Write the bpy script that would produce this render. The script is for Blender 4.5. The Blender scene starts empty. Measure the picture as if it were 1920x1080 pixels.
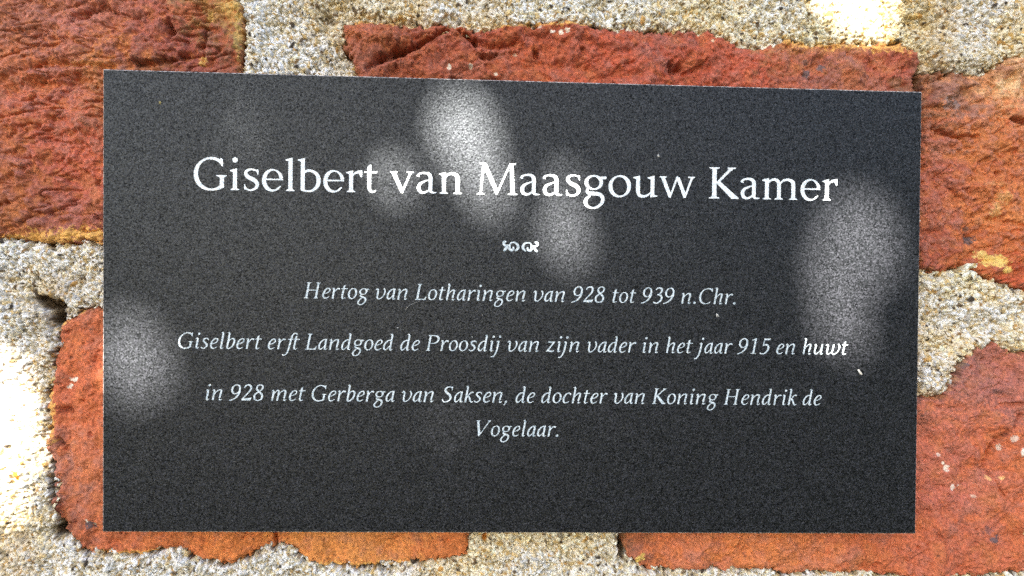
import bpy, math, random
import numpy as np
from mathutils import Matrix, Vector

scene = bpy.context.scene
rnd = random.Random(11)
rs = np.random.RandomState(7)

# ------------------------------------------------------------------ camera
FPX = 1387.0                                   # focal length in pixels of the 1920 wide photograph
RV = np.array([0.0121269690028099, -0.0406821546717995, 0.014210202397444926])
TV = np.array([0.0017068947258398965, 0.0041953626649272905, 0.15845243313298749])
def rodr(w):
    t = np.linalg.norm(w); k = w/t
    K = np.array([[0, -k[2], k[1]], [k[2], 0, -k[0]], [-k[1], k[0], 0]])
    return np.eye(3)+math.sin(t)*K+(1-math.cos(t))*K@K
RM = rodr(RV)
WC = np.array([[1, 0, 0], [0, 0, -1], [0, 1, 0.]])      # world (X right, Y into the wall, Z up) -> (x, y down, z forward)
RW = RM@WC
CAM = -RW.T@TV                                          # world position relative to the plaque centre
BASE_Z = 1.5                                            # plaque centre height above the ground
def px_to_wall(u, v, y=0.0):
    """wall point under photograph pixel (u, v) on the vertical plane at depth y"""
    u = np.asarray(u, float); v = np.asarray(v, float)
    d = np.stack([(u-960)/FPX, (v-540)/FPX, np.ones_like(u)], -1)@RW
    s = (y-CAM[1])/d[..., 1]
    p = CAM+d*s[..., None]
    p[..., 2] += BASE_Z
    return p
cam_d = bpy.data.cameras.new('camera'); cam = bpy.data.objects.new('camera', cam_d)
scene.collection.objects.link(cam); scene.camera = cam
cam_d.sensor_width = 36; cam_d.lens = FPX/1920*36
cam_d.clip_start = 0.01; cam_d.clip_end = 100
Rb = RW.T@np.diag([1, -1, -1.])                         # camera axes (x right, y up, z back) in world
m4 = Matrix(Rb.tolist()).to_4x4(); m4.translation = Vector((CAM[0], CAM[1], CAM[2]+BASE_Z))
cam.matrix_world = m4

# ------------------------------------------------------------------ light
SUN_EL, SUN_AZ = math.radians(33), math.radians(-12)    # azimuth from the wall normal, negative = from the left
SUN = np.array([math.sin(SUN_AZ)*math.cos(SUN_EL), -math.cos(SUN_AZ)*math.cos(SUN_EL), math.sin(SUN_EL)])
world = bpy.data.worlds.new('World'); scene.world = world; world.use_nodes = True
nt = world.node_tree; bg = nt.nodes['Background']
sky = nt.nodes.new('ShaderNodeTexSky'); sky.sky_type = 'NISHITA'; sky.sun_disc = False
sky.sun_elevation = SUN_EL; sky.sun_rotation = math.atan2(SUN[0], SUN[1])
sky.air_density = 1.0; sky.dust_density = 1.2; sky.ozone_density = 0.8
nt.links.new(sky.outputs[0], bg.inputs[0]); bg.inputs[1].default_value = 0.05
sl = bpy.data.lights.new('sun', 'SUN'); sl.energy = 5.0; sl.angle = math.radians(0.53); sl.color = (1.0, 0.945, 0.85)
so = bpy.data.objects.new('sun', sl); scene.collection.objects.link(so); so.location = (0, -3, 5)
so.rotation_euler = Vector(SUN.tolist()).to_track_quat('Z', 'Y').to_euler()
vs = scene.view_settings; vs.view_transform = 'Standard'; vs.look = 'None'; vs.gamma = 1.0; vs.use_curve_mapping = False
vs.exposure = 3.35
scene.cycles.max_bounces = 6; scene.cycles.use_denoising = False

# ------------------------------------------------------------------ helpers
def tag(o, label=None, cat=None, kind=None, group=None):
    for k, v in (('label', label), ('category', cat), ('kind', kind), ('group', group)):
        if v: o[k] = v
    return o
def empty(name, loc):
    o = bpy.data.objects.new(name, None); scene.collection.objects.link(o); o.location = loc
    o.empty_display_size = .02; return o
def mesh_np(name, V, F, mat, parent=None, col=None, smooth=True):
    """mesh from numpy arrays, F = (n, 3 or 4) indices"""
    me = bpy.data.meshes.new(name); V = np.asarray(V, np.float32); F = np.asarray(F, np.int32)
    if parent is not None: V = V-np.array(parent.location, np.float32)
    k = F.shape[1]; n = len(F)
    me.vertices.add(len(V)); me.vertices.foreach_set('co', V.ravel())
    me.loops.add(n*k); me.loops.foreach_set('vertex_index', F.ravel())
    me.polygons.add(n); me.polygons.foreach_set('loop_start', np.arange(0, n*k, k, dtype=np.int32))
    me.polygons.foreach_set('loop_total', np.full(n, k, np.int32))
    me.polygons.foreach_set('use_smooth', np.full(n, smooth, bool))
    if col is not None:
        ca = me.color_attributes.new('tint', 'FLOAT_COLOR', 'POINT')
        ca.data.foreach_set('color', np.concatenate([col, np.ones((len(col), 1))], 1).astype(np.float32).ravel())
    me.update(calc_edges=True); me.materials.append(mat)
    o = bpy.data.objects.new(name, me); scene.collection.objects.link(o)
    if parent is not None: o.parent = parent
    return o
def lin(c):
    c = np.asarray(c, float)/255.; return np.where(c <= .04045, c/12.92, ((c+.055)/1.055)**2.4)

# ------------------------------------------------------------------ relief fields over the wall, one sample per photo pixel
X0, Y0, CW, CH = -320, -280, 2560, 1640
fy = np.fft.fftfreq(CH)[:, None]; fx = np.fft.rfftfreq(CW)[None, :]
def field(seed, lo, hi, ax=1.0, ang=0.0, slope=1.0):
    """band limited noise, features between lo and hi pixels, stretched by ax along ang; unit deviation"""
    r = np.random.RandomState(seed); w = np.fft.rfft2(r.standard_normal((CH, CW)).astype(np.float32))
    c, s = math.cos(ang), math.sin(ang); gx = (fx*c+fy*s)*ax; gy = -fx*s+fy*c
    q = np.sqrt(gx*gx+gy*gy)+1e-9
    a = np.exp(-(q*lo)**2)*(1-np.exp(-(q*hi)**2))/q**slope
    o = np.fft.irfft2(w*a, s=(CH, CW)); o -= o.mean(); return (o/o.std()).astype(np.float32)
def smp(F, u, v):
    x = np.clip(np.asarray(u)-X0, 0, CW-1.001); y = np.clip(np.asarray(v)-Y0, 0, CH-1.001)
    i = x.astype(int); j = y.astype(int); a = x-i; b = y-j
    if F.ndim == 3: a = a[..., None]; b = b[..., None]
    return (F[j, i]*(1-a)+F[j, i+1]*a)*(1-b)+(F[j+1, i]*(1-a)+F[j+1, i+1]*a)*b
N_big = field(1, 40, 260)
N_mid = field(2, 9, 60)
N_fine = field(3, 2.6, 14)
N_dot = field(4, 1.6, 4, slope=0.2)
N_edge = field(5, 5, 40)
N_crease = field(6, 13, 90, ax=2.8, ang=-.12)
N_crease2 = field(9, 18, 120, ax=2.4, ang=-.5)
N_col = field(7, 14, 120)
N_col2 = field(8, 3, 20)
def seg_dist(u, v, pts, closed=False):
    pts = np.asarray(pts, float); d2 = np.full(u.shape, 1e12); A_ = pts; B_ = np.roll(pts, -1, 0)
    if not closed: A_, B_ = pts[:-1], pts[1:]
    for (ax, ay), (bx, by) in zip(A_[:, :2], B_[:, :2]):
        dx, dy = bx-ax, by-ay; L = dx*dx+dy*dy+1e-9
        t = np.clip(((u-ax)*dx+(v-ay)*dy)/L, 0, 1)
        np.minimum(d2, (u-ax-t*dx)**2+(v-ay-t*dy)**2, out=d2)
    return np.sqrt(d2)
def inside(u, v, pts):
    pts = np.asarray(pts, float); r = np.zeros(u.shape, bool)
    for (ax, ay), (bx, by) in zip(pts, np.roll(pts, -1, 0)):
        if ay == by: continue
        r ^= ((ay > v) != (by > v)) & (u < (bx-ax)*(v-ay)/(by-ay)+ax)
    return r
def sdist(u, v, pts):                         # positive inside
    d = seg_dist(u, v, pts, True); return np.where(inside(u, v, pts), d, -d)

# ------------------------------------------------------------------ bricks: outlines traced on the wall (photo pixel coordinates)
BRICKS = {
 'upper_left': [(-700, -120), (-300, -60), (0, -40), (250, -30), (395, -22), (440, -6), (456, 12), (457, 60), (452, 130), (454, 200), (452, 300), (450, 430), (430, 452), (330, 462), (193, 458), (160, 452), (110, 456), (60, 452), (30, 446), (0, 446), (-200, 440), (-700, 430)],
 'top_middle': [(645, 48), (660, 41), (690, 38), (735, 43), (760, 47), (775, 51), (800, 47), (835, 45), (852, 52), (870, 52), (885, 57), (920, 56), (960, 50), (1000, 44), (1030, 42), (1080, 45), (1100, 48), (1150, 52), (1200, 54), (1280, 60), (1330, 62), (1350, 70), (1380, 83), (1405, 92), (1420, 92), (1440, 85), (1460, 78), (1480, 73), (1500, 78), (1520, 83), (1560, 82), (1600, 83), (1650, 82), (1690, 82), (1710, 90), (1718, 105), (1721, 135), (1719, 170), (1715, 300), (1712, 470), (1650, 492), (1200, 480), (800, 470), (670, 465), (655, 300), (670, 160), (672, 137), (665, 125), (655, 105), (643, 80)],
 'upper_right': [(1729, 138), (1745, 134), (1790, 136), (1830, 140), (1850, 134), (1875, 118), (1900, 110), (1930, 104), (2100, 90), (2600, 90), (2600, 560), (2200, 560), (1960, 548), (1915, 542), (1880, 530), (1850, 520), (1832, 505), (1800, 500), (1775, 508), (1755, 514), (1740, 506), (1722, 506), (1722, 300)],
 'lower_left': [(193, 578), (165, 580), (135, 585), (118, 596), (108, 615), (104, 650), (98, 690), (90, 730), (92, 770), (96, 800), (88, 830), (92, 870), (100, 900), (100, 930), (90, 945), (97, 975), (118, 998), (140, 1012), (150, 1028), (175, 1037), (230, 1040), (270, 1041), (300, 1030), (330, 1030), (345, 1040), (380, 1052), (410, 1057), (440, 1055), (470, 1040), (500, 1028), (520, 1025), (545, 1030), (570, 1045), (600, 1060), (640, 1063), (690, 1065), (760, 1061), (800, 1052), (850, 1045), (874, 1041), (877, 1000), (875, 800), (870, 600), (600, 585), (400, 580)],
 'lower_right': [(1172, 990), (1170, 1020), (1178, 1042), (1200, 1064), (1220, 1071), (1260, 1069), (1280, 1067), (1380, 1066), (1450, 1067), (1465, 1074), (1500, 1078), (1560, 1070), (1600, 1074), (1650, 1078), (1780, 1084), (1840, 1080), (1900, 1072), (1960, 1066), (2200, 1100), (2600, 1100), (2600, 660), (2100, 672), (1920, 664), (1898, 660), (1872, 642), (1850, 650), (1832, 653), (1815, 668), (1800, 690), (1792, 715), (1765, 745), (1735, 748), (1722, 745), (1722, 668), (1500, 640), (1180, 620), (1172, 800)],
 'below_left': [(-700, 1130), (0, 1150), (500, 1160), (640, 1165), (645, 1700), (-700, 1700)],
 'below_right': [(760, 1165), (1300, 1160), (2000, 1180), (2600, 1180), (2600, 1700), (760, 1700)],
 'above_left': [(-700, -700), (60, -700), (66, -150), (-300, -165), (-700, -220)],
 'above_middle': [(170, -700), (1250, -700), (1245, -95), (900, -110), (400, -120), (165, -140)],
 'above_right': [(1350, -700), (2600, -700), (2600, -60), (1900, -80), (1352, -90)],
 'far_left': [(-700, 580), (-90, 575), (-70, 600), (-66, 1000), (-90, 1045), (-700, 1040)],
}
# deep cracks and pits in the brick faces: polyline (x, y, halfwidth), depth in mm
CRACKS = [
 ([(140, 36), (165, 25), (200, 12)], 5, 1.1), ([(258, 119), (300, 117), (335, 110)], 5, 1.4), ([(335, 110), (352, 104)], 3.5, .8), ([(0, 150), (40, 128), (90, 122), (190, 128), (258, 119)], 6, .5),
 ([(378, 90), (385, 50), (392, 30)], 4, .6), ([(318, 44), (322, 58)], 6, 1.6), ([(40, 62), (70, 64), (100, 56)], 8, .5), ([(60, 74), (110, 70)], 4, .3), ([(60, 155), (120, 158), (170, 150)], 7, .55), ([(160, 140), (190, 142)], 5, .5),
 ([(120, 171), (128, 166)], 5, .9), ([(58, 186), (62, 182)], 4, .9), ([(20, 258), (28, 250)], 5, .8), ([(112, 214), (118, 211)], 3, .5), ([(0, 290), (30, 292), (60, 298)], 7, .6), ([(10, 340), (45, 320), (80, 300)], 5, .4),
 ([(60, 410), (110, 400), (150, 385)], 6, .4), ([(0, 385), (40, 378), (60, 400)], 6, .4),
 ([(715, 112), (735, 104), (752, 97)], 8, 2.2), ([(740, 102), (775, 90), (800, 76), (838, 58)], 5, 1.9), ([(690, 130), (715, 112)], 5, 1.0),
 ([(862, 60), (880, 70), (893, 84)], 3.5, 1.4), ([(890, 78), (920, 90), (950, 88), (972, 78)], 5, 1.0), ([(905, 110), (918, 113), (930, 106)], 4, 1.3), ([(1004, 98), (1006, 106)], 4, 1.4), ([(1190, 88), (1196, 84)], 3, .4),
 ([(1255, 122), (1262, 132), (1272, 128)], 7, 1.7), ([(1280, 140), (1300, 133), (1322, 118)], 4, .9), ([(1170, 122), (1185, 118)], 4, .5), ([(1455, 92), (1465, 84), (1480, 88)], 4, .6), ([(1505, 116), (1515, 128)], 5, .5),
 ([(1750, 242), (1775, 250), (1800, 256), (1835, 255)], 4, 1.2), ([(1725, 202), (1760, 205), (1790, 202)], 4, .6), ([(1900, 222), (1925, 230)], 4, 1.8), ([(1845, 280), (1870, 290), (1905, 284)], 5, .6), ([(1820, 380), (1800, 370), (1780, 350), (1760, 330)], 4, .5), ([(1860, 410), (1890, 415), (1925, 425)], 4, .6), ([(1790, 500), (1840, 470), (1820, 440)], 4, .3),
 ([(1866, 333), (1870, 326)], 3, .8), ([(1822, 445), (1830, 455)], 7, .5),
 ([(512, 998), (512, 1010), (518, 1027)], 2.2, 1.2), ([(112, 828), (114, 832)], 6, 1.1), ([(118, 770), (130, 772)], 6, .8), ([(120, 842), (126, 840)], 4, .6), ([(168, 812), (170, 815)], 3, .5), ([(104, 920), (108, 905)], 5, .8), ([(205, 1020), (218, 1024)], 7, .5),
 ([(108, 950), (112, 980), (128, 992)], 9, 1.0), ([(130, 870), (125, 930), (140, 985), (165, 1015)], 9, .25),
 ([(1915, 780), (1890, 805), (1862, 830), (1855, 850)], 3.5, 1.0), ([(1855, 850), (1850, 880), (1865, 905), (1885, 940)], 4, .5), ([(1880, 760), (1925, 756)], 3, .6), ([(1640, 1062), (1646, 1058)], 4, .8), ([(1680, 1036), (1695, 1030)], 4, .4), ([(1755, 1000), (1762, 1008)], 3, .4), ([(1560, 1070), (1580, 1050)], 4, .4),
]
# proud folds
CRACKS += [([(1728, 152), (1780, 146)], 14, 1.3), ([(1722, 150), (1722, 200)], 8, 2.0), ([(386, 20), (382, 130)], 3.5, .5), ([(0, 222), (60, 214), (120, 226)], 5, .45), ([(90, 262), (150, 250), (190, 262)], 5, .45), ([(1090, 75), (1140, 92), (1180, 95)], 7, .4), ([(960, 130), (1040, 122), (1100, 128)], 8, .4), ([(1590, 105), (1640, 130)], 6, .5)]
# proud folds: polyline, halfwidth, height mm
RIDGES = [([(655, 60), (700, 75), (760, 72), (830, 52)], 10, .9), ([(720, 128), (760, 112), (820, 84), (850, 66)], 9, .8), ([(895, 100), (930, 104), (968, 92), (975, 80)], 5, .7), ([(60, 112), (120, 108), (200, 112), (300, 104)], 10, .5),
          ([(40, 145), (90, 133), (180, 136)], 8, .7), ([(80, 175), (150, 165), (185, 155)], 7, .5), ([(60, 300), (100, 275), (130, 290)], 12, .5), ([(1730, 150), (1780, 160), (1830, 150), (1845, 170)], 12, .5), ([(1730, 215), (1760, 190), (1790, 170)], 10, .7), ([(1740, 262), (1800, 272), (1850, 290)], 9, .5),
          ([(1840, 350), (1880, 360), (1925, 380)], 12, .6), ([(1860, 430), (1925, 445)], 9, .5), ([(120, 600), (105, 700), (108, 800)], 10, .3), ([(1330, 75), (1400, 120), (1450, 100)], 14, .3)]
BCOL = [(50,50,160,92,72),(150,40,175,98,84),(250,80,165,84,66),(300,60,160,75,62),(350,90,150,66,58),(420,70,120,66,48),(410,20,160,110,60),(432,14,196,150,70),(200,122,185,110,50),(60,120,182,98,58),(60,200,182,90,62),(120,150,170,92,80),(100,280,180,84,60),(150,330,186,84,56),(30,300,165,88,52),(50,380,150,78,50),(150,400,158,84,74),(100,410,150,80,64),(30,430,160,90,45),(380,100,140,60,50),(300,125,130,75,40),
 (670,70,168,86,56),(720,100,130,66,46),(760,120,160,76,46),(820,70,150,66,44),(900,110,160,80,52),(900,70,160,66,44),(1000,100,172,76,38),(1080,90,165,75,50),(1150,110,178,74,42),(1240,75,150,78,66),(1300,110,165,64,34),(1350,90,170,76,50),(1400,130,175,72,44),(1500,120,158,66,48),(1550,130,130,74,70),(1620,110,168,80,58),(1690,130,165,70,52),(1600,95,195,120,70),(1500,85,190,125,70),
 (1740,150,110,60,36),(1740,180,120,80,50),(1790,150,130,84,66),(1850,145,190,130,90),(1900,150,224,170,120),(1880,190,205,130,80),(1780,190,165,122,112),(1760,240,178,90,54),(1840,230,196,108,60),(1900,250,186,88,42),(1860,265,188,106,36),(1760,320,168,84,66),(1850,330,182,90,48),(1760,420,160,84,66),(1830,395,190,100,50),(1880,390,204,120,56),(1880,440,196,100,44),(1900,520,178,70,32),(1760,480,150,64,42),(1830,480,176,84,40),
 (1760,690,150,96,90),(1740,665,140,90,80),(1850,720,164,94,86),(1900,700,170,92,76),(1800,800,184,94,66),(1870,860,192,92,44),(1780,900,182,92,74),(1850,940,180,96,70),(1900,980,188,90,44),(1800,1000,178,88,60),(1760,1040,184,86,48),(1650,1030,192,92,42),(1500,1020,204,108,46),(1400,1030,206,112,50),(1250,1020,204,104,46),(1300,1050,190,104,72),(1190,1030,160,88,62),(1500,1060,188,108,78),(1700,1060,180,90,60),
 (130,620,180,94,62),(150,680,196,94,48),(120,760,188,90,54),(170,760,196,96,52),(150,820,194,98,52),(108,860,165,106,96),(112,920,150,94,84),(150,900,198,104,54),(150,970,172,88,58),(120,990,110,56,40),(200,1020,188,94,52),(300,1020,196,102,46),(420,1020,204,112,42),(490,1020,200,106,40),(550,1010,212,130,52),(650,1040,212,132,58),(750,1030,210,126,56),(850,1020,200,106,42)]
# coloured marks on bricks: x, y, rx, ry, colour, strength
MARKS = [(432,12,26,14,(210,165,90),.75),(382,114,12,12,(205,160,80),.8),(392,30,9,10,(205,165,90),.7),(448,60,8,70,(190,160,90),.6),(160,149,32,6,(190,105,45),.6),(170,122,60,6,(200,125,60),.6),
 (1052,62,7,5,(240,225,215),1),(1036,62,6,4,(240,225,215),1),(1062,60,6,5,(240,225,215),1),(1012,52,5,3,(230,210,195),.9),(843,128,5,6,(225,215,205),1),(882,126,5,5,(225,215,205),1),(928,140,7,4,(225,215,205),1),(966,105,5,4,(190,160,140),.8),
 (1334,79,4,4,(225,190,160),.8),(1513,140,10,12,(88,80,92),.8),(1540,126,9,9,(95,85,95),.8),(1510,118,7,7,(90,75,80),.6),
 (1828,450,14,12,(85,80,90),.85),(1820,428,8,6,(95,80,85),.6),(1868,490,26,16,(232,196,98),.8),(1845,478,16,10,(232,196,110),.7),(1888,505,16,9,(232,196,98),.8),(1870,395,14,22,(226,170,100),.6),(1880,370,20,14,(220,160,90),.5),(1895,158,36,16,(234,196,150),.6),(1860,345,26,5,(215,150,90),.4),
 (135,712,8,6,(235,225,220),1),(124,727,6,5,(225,215,210),1),(128,724,4,4,(240,235,230),1),(168,984,13,10,(70,68,82),.85),(163,976,3,4,(230,225,220),1),(176,984,3,4,(230,225,220),1),(122,770,10,6,(110,50,35),.7),(114,828,6,8,(110,55,35),.7),
 (1768,874,7,9,(240,225,215),1),(1762,866,4,4,(235,220,210),1),(1782,912,7,6,(235,220,210),1),(1796,910,4,3,(225,205,195),.9),(1753,850,4,4,(225,205,195),.9),(1874,838,6,8,(225,205,195),.9),(1895,820,10,7,(225,205,195),.8),(1912,845,9,10,(240,230,225),1),(1870,735,12,6,(100,70,72),.7),(1862,1010,14,9,(96,84,96),.85),(1850,992,16,10,(120,80,84),.6),(1852,896,6,5,(235,180,110),.8),(1876,895,7,5,(235,180,110),.8),(1917,995,4,8,(240,200,150),.8),(1825,930,6,4,(220,190,170),.6),
 (1790,672,26,10,(110,92,100),.7),(1800,682,16,8,(100,90,100),.7),(1200,1048,12,10,(222,186,90),.9),(1205,1040,6,5,(222,186,90),.8),(1183,1020,9,14,(120,80,66),.6),
 (1815,156,20,9,(150,100,92),.5),(1780,195,26,12,(150,130,138),.6)]
# yellow lime film along the brick edges: polyline, halfwidth
RIMS = [([(60, 446), (110, 448), (160, 440), (193, 450), (230, 452)], 11), ([(120, 440), (190, 436)], 6), ([(0, 444), (60, 446)], 4), ([(90, 735), (98, 760), (96, 800), (96, 825)], 5), ([(645, 45), (690, 39), (740, 44)], 3), ([(900, 56), (1000, 45), (1100, 48)], 3), ([(180, 1037), (270, 1040), (300, 1032)], 3.5), ([(330, 1032), (345, 1040)], 3), ([(108, 612), (125, 590), (160, 580)], 4), ([(1470, 74), (1500, 78), (1620, 86), (1700, 90)], 7), ([(600, 1058), (640, 1062), (760, 1060)], 4), ([(90, 650), (96, 700)], 3)]
def rbf(pts, u, v, sig=42.):
    pts = np.asarray(pts, float); C = lin(pts[:, 2:5]); num = np.zeros(u.shape+(3,)); den = np.full(u.shape, 1e-12)
    for (x, y), c in zip(pts[:, :2], C):
        w = 1/(1+((u-x)**2+(v-y)**2)/sig**2)**2.2
        num += w[..., None]*c; den += w
    return num/den[..., None]
ALB = 0.80
def brick_color(u, v, seed, sd):
    wu = u+14*smp(N_mid, u, v)+22*smp(N_col, u, v); wv = v+14*smp(N_mid, v, u)+12*smp(N_col2, u, v)
    c = rbf(BCOL, wu, wv)
    a = (.55*smp(N_col, u+seed*31 % 400, v)+.75*(1.0 if seed in (0, 2) else .25)*smp(N_mid, u, v+seed*13 % 200))[..., None]; b = smp(N_col2, u, v)[..., None]; d = smp(N_dot, u, v)[..., None]
    pink = np.array([.36, .14, .11]); org = np.array([.50, .15, .035])
    c = c*(1-.30*np.clip(a, 0, 1.4))+pink*.30*np.clip(a, 0, 1.4)
    c = c*(1-.28*np.clip(-a, 0, 1.4))+org*.28*np.clip(-a, 0, 1.4)
    c *= np.exp(.09*b+.13*d+.07*smp(N_fine, u, v)[..., None])
    pale = np.clip((d-1.5)*1.6, 0, 1)*.5; c = c*(1-pale)+np.array([.62, .42, .30])*pale
    dark = np.clip((-b-1.7)*1.5, 0, 1)*.6; c = c*(1-dark)+np.array([.10, .035, .02])*dark
    for x, y, rx, ry, col, k in MARKS:
        m = (np.abs(u-x) < 3*rx) & (np.abs(v-y) < 3*ry)
        if not m.any(): continue
        uu, vv = u[m], v[m]
        if sum(col) > 600: k *= .8
        q = ((uu-x)/rx*1.35)**2+((vv-y)/ry*1.35)**2+.45*smp(N_col2, uu, vv)+.28*smp(N_dot, uu, vv)
        w = (k*np.clip((1.25-q)*2.2, 0, 1))[..., None]; c[m] = c[m]*(1-w)+lin(col)*w
    for pl, hw in RIMS:
        dd = seg_dist(u, v, pl); w = (np.clip(1.5-dd/hw+.6*smp(N_col2, u, v)+.3*smp(N_dot, u, v), 0, 1)*.85)[..., None]
        c = c*(1-w)+lin((222, 164, 76))*w
    w = (np.clip((3-sd)/5+.4*smp(N_col2, u, v), 0, 1)*.35)[..., None]
    c = c*(1-w)+lin((190, 150, 95))*w
    c = c*.88+.12*c.mean(-1, keepdims=True)+.006
    return np.clip(c*np.array([1.03, 1.03, .92])*ALB*1.22, 0.004, .85)
PIT = np.zeros((CH, CW), np.float32)
for _ in range(4200):
    x, y, r = rs.uniform(10, CW-10), rs.uniform(10, CH-10), min(rs.lognormal(.45, .42), 4.2); R_ = int(r*2.2)+1; i0, j0 = int(x)-R_, int(y)-R_
    if i0 < 0 or j0 < 0 or i0+2*R_+1 > CW or j0+2*R_+1 > CH: continue
    q = ((np.arange(i0, i0+2*R_+1)-x)/r/rs.uniform(.9, 1.6))**2+(((np.arange(j0, j0+2*R_+1)-y)/r)**2)[:, None]
    np.maximum(PIT[j0:j0+2*R_+1, i0:i0+2*R_+1], np.exp(-q)*min(r/2, 1.6), out=PIT[j0:j0+2*R_+1, i0:i0+2*R_+1])
BTILT = {'upper_left': (0, 0, .5), 'top_middle': (0, 0, .7), 'upper_right': (-.0020, 0, .1), 'lower_left': (0, 0, -.3), 'lower_right': (0, 0, .4)}
def brick_height(u, v, name, seed):
    """height of the brick face in metres, towards the viewer"""
    mm = 1e-3; h = .60*smp(N_big, u+seed*37 % 300, v)+(.24 if name in ('upper_left', 'upper_right', 'top_middle') else .11)*smp(N_mid, u, v+seed*13 % 200)+.05*smp(N_fine, u, v)+.03*smp(N_dot, u, v)-.55*smp(PIT, u, v)
    cr = smp(N_crease if name in ('upper_left',) else N_crease2, u, v)
    amp = {'upper_left': .85, 'upper_right': .6, 'top_middle': .35, 'lower_left': .12, 'lower_right': .22}.get(name, .4)
    h += -1.35*amp*np.exp(-np.abs(cr*2.8)**1.4)*np.clip(.6+.5*smp(N_big, u+100, v), 0, 1)
    for pl, w, dep in CRACKS:
        P_ = np.array(pl); m = (u > P_[:, 0].min()-30) & (u < P_[:, 0].max()+30) & (v > P_[:, 1].min()-30) & (v < P_[:, 1].max()+30)
        if not m.any(): continue
        d = seg_dist(u[m], v[m], pl)+1.2*smp(N_edge, u[m], v[m]); h[m] -= 1.7*dep*np.exp(-np.clip(d, 0, None)**2/(w*w))
    for pl, w, dep in RIDGES:
        d = seg_dist(u, v, pl)+3*smp(N_edge, u, v); h += 1.4*dep*np.exp(-(d/w)**2)
    tx, ty, off = BTILT.get(name, (0, 0, 0))
    return (h*1.05+off)*mm

# ------------------------------------------------------------------ mortar relief: sand grains splatted into a height buffer
print('mortar'); allb = list(BRICKS.values())
gu, gv = np.meshgrid(np.arange(X0, X0+CW, 2.0), np.arange(Y0, Y0+CH, 2.0))
def up2(a): return np.repeat(np.repeat(a, 2, 0), 2, 1)[:CH, :CW]
sd_half = np.full(gu.shape, -1e9)
for pl in allb: np.maximum(sd_half, sdist(gu, gv, pl), out=sd_half)
SD = up2(sd_half.astype(np.float32))                   # distance into the nearest brick, negative in the joint
SD = SD+2.2*N_edge
SD += 0
MH = (.5*N_big+.22*N_mid+.10*N_fine).astype(np.float32)      # millimetres
yy, xx = np.mgrid[0:CH, 0:CW].astype(np.float32); xx += X0; yy += Y0
def blob(x, y, rx, ry, h):
    global MH
    MH += h*np.exp(-((xx-x)/rx)**2-((yy-y)/ry)**2)
for b in [(1800, 90, 90, 38, 1.6), (1900, 40, 80, 30, .8), (1740, 110, 24, 26, -1.6), (1745, 50, 60, 18, -1.2), (560, 100, 60, 60, .4), (615, 30, 24, 30, -2.0), (660, 30, 60, 10, -1.2), (760, 45, 40, 12, -1.4), (870, 40, 40, 14, -1.0), (1390, 60, 60, 26, -.2),
          (1724, 152, 9, 34, -7), (88, 572, 26, 10, -8), (99, 597, 10, 14, -12), (62, 560, 16, 8, -4), (60, 545, 30, 14, -1.2), (60, 500, 90, 30, .3), (30, 800, 60, 160, .8), (70, 690, 20, 30, -.8), (104, 1000, 16, 10, -11.0), (92, 890, 4, 60, -5.0), (30, 1010, 30, 18, -1.6), (75, 960, 16, 60, -.5), (1168, 1022, 7, 40, -6), (1150, 1060, 14, 20, -1.2), (910, 1008, 8, 6, -1.4),
          (560, 1050, 60, 20, .6), (1800, 590, 120, 36, .5), (1800, 520, 30, 16, .8), (1750, 660, 30, 10, -1.4), (1745, 705, 30, 30, .6), (1740, 745, 40, 8, -1.6), (630, 128, 20, 22, -1.8), (1200, 20, 400, 40, .3)]: blob(*b)
MH += -1.1
edge_open = np.clip(.75+.8*np.roll(N_mid, 133, 0), 0, 1.6)
MH -= 3.4*edge_open**1.5*np.exp(-(np.clip(-SD, 0, None)/3.6)**2)*(SD < 12)      # the mortar has shrunk away from the bricks
MH += .7*np.exp(-((SD+18)/14)**2)
MC = np.zeros((CH, CW, 3), np.float32)+lin((186, 172, 140)).astype(np.float32)
GP = np.array([lin(c) for c in [(240, 238, 232), (230, 226, 214), (246, 244, 240), (222, 208, 178), (214, 190, 140), (200, 200, 198), (236, 226, 196), (190, 150, 90), (170, 165, 155), (228, 222, 210), (205, 176, 120), (150, 120, 80)]])
GP = GP*np.array([1.02, 1.0, .955])
GP = np.concatenate([GP, [lin((74, 64, 54)), lin((110, 92, 70))]])
GWT = np.array([3.2, 3, 2.6, 1.8, .9, 1.6, 1.8, .4, .8, 2, .6, .5, .65, .6]); GWT /= GWT.sum()
cand = rs.uniform([X0+8, Y0+8], [X0+CW-9, Y0+CH-9], (330000, 2))
ci = cand.astype(int)-[X0, Y0]; sdc = SD[ci[:, 1], ci[:, 0]]
pl_in = (cand[:, 0] > 225) & (cand[:, 0] < 1690) & (cand[:, 1] > 165) & (cand[:, 1] < 970)
keep = (sdc < 9) & ~pl_in; cand = cand[keep]; ci = ci[keep]
inner = (cand[:, 0] > -60) & (cand[:, 0] < 1980) & (cand[:, 1] > -60) & (cand[:, 1] < 1140)
cand = np.concatenate([cand[inner], cand[~inner][::3]]); ci = cand.astype(int)-[X0, Y0]; inner = np.arange(len(cand)) < inner.sum()
rad = np.clip(rs.lognormal(math.log(2.35), .36, len(cand)), 1.5, 9.0)
rad = np.where(inner, rad, rad*1.7)
gi = rs.choice(len(GP), len(cand), p=GWT); gcol = GP[gi]*rs.uniform(.78, 1.08, (len(cand), 1))
basem = MH.copy(); order = np.argsort(rad)
print('grains', len(cand))
ZB = MH-.25
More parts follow.
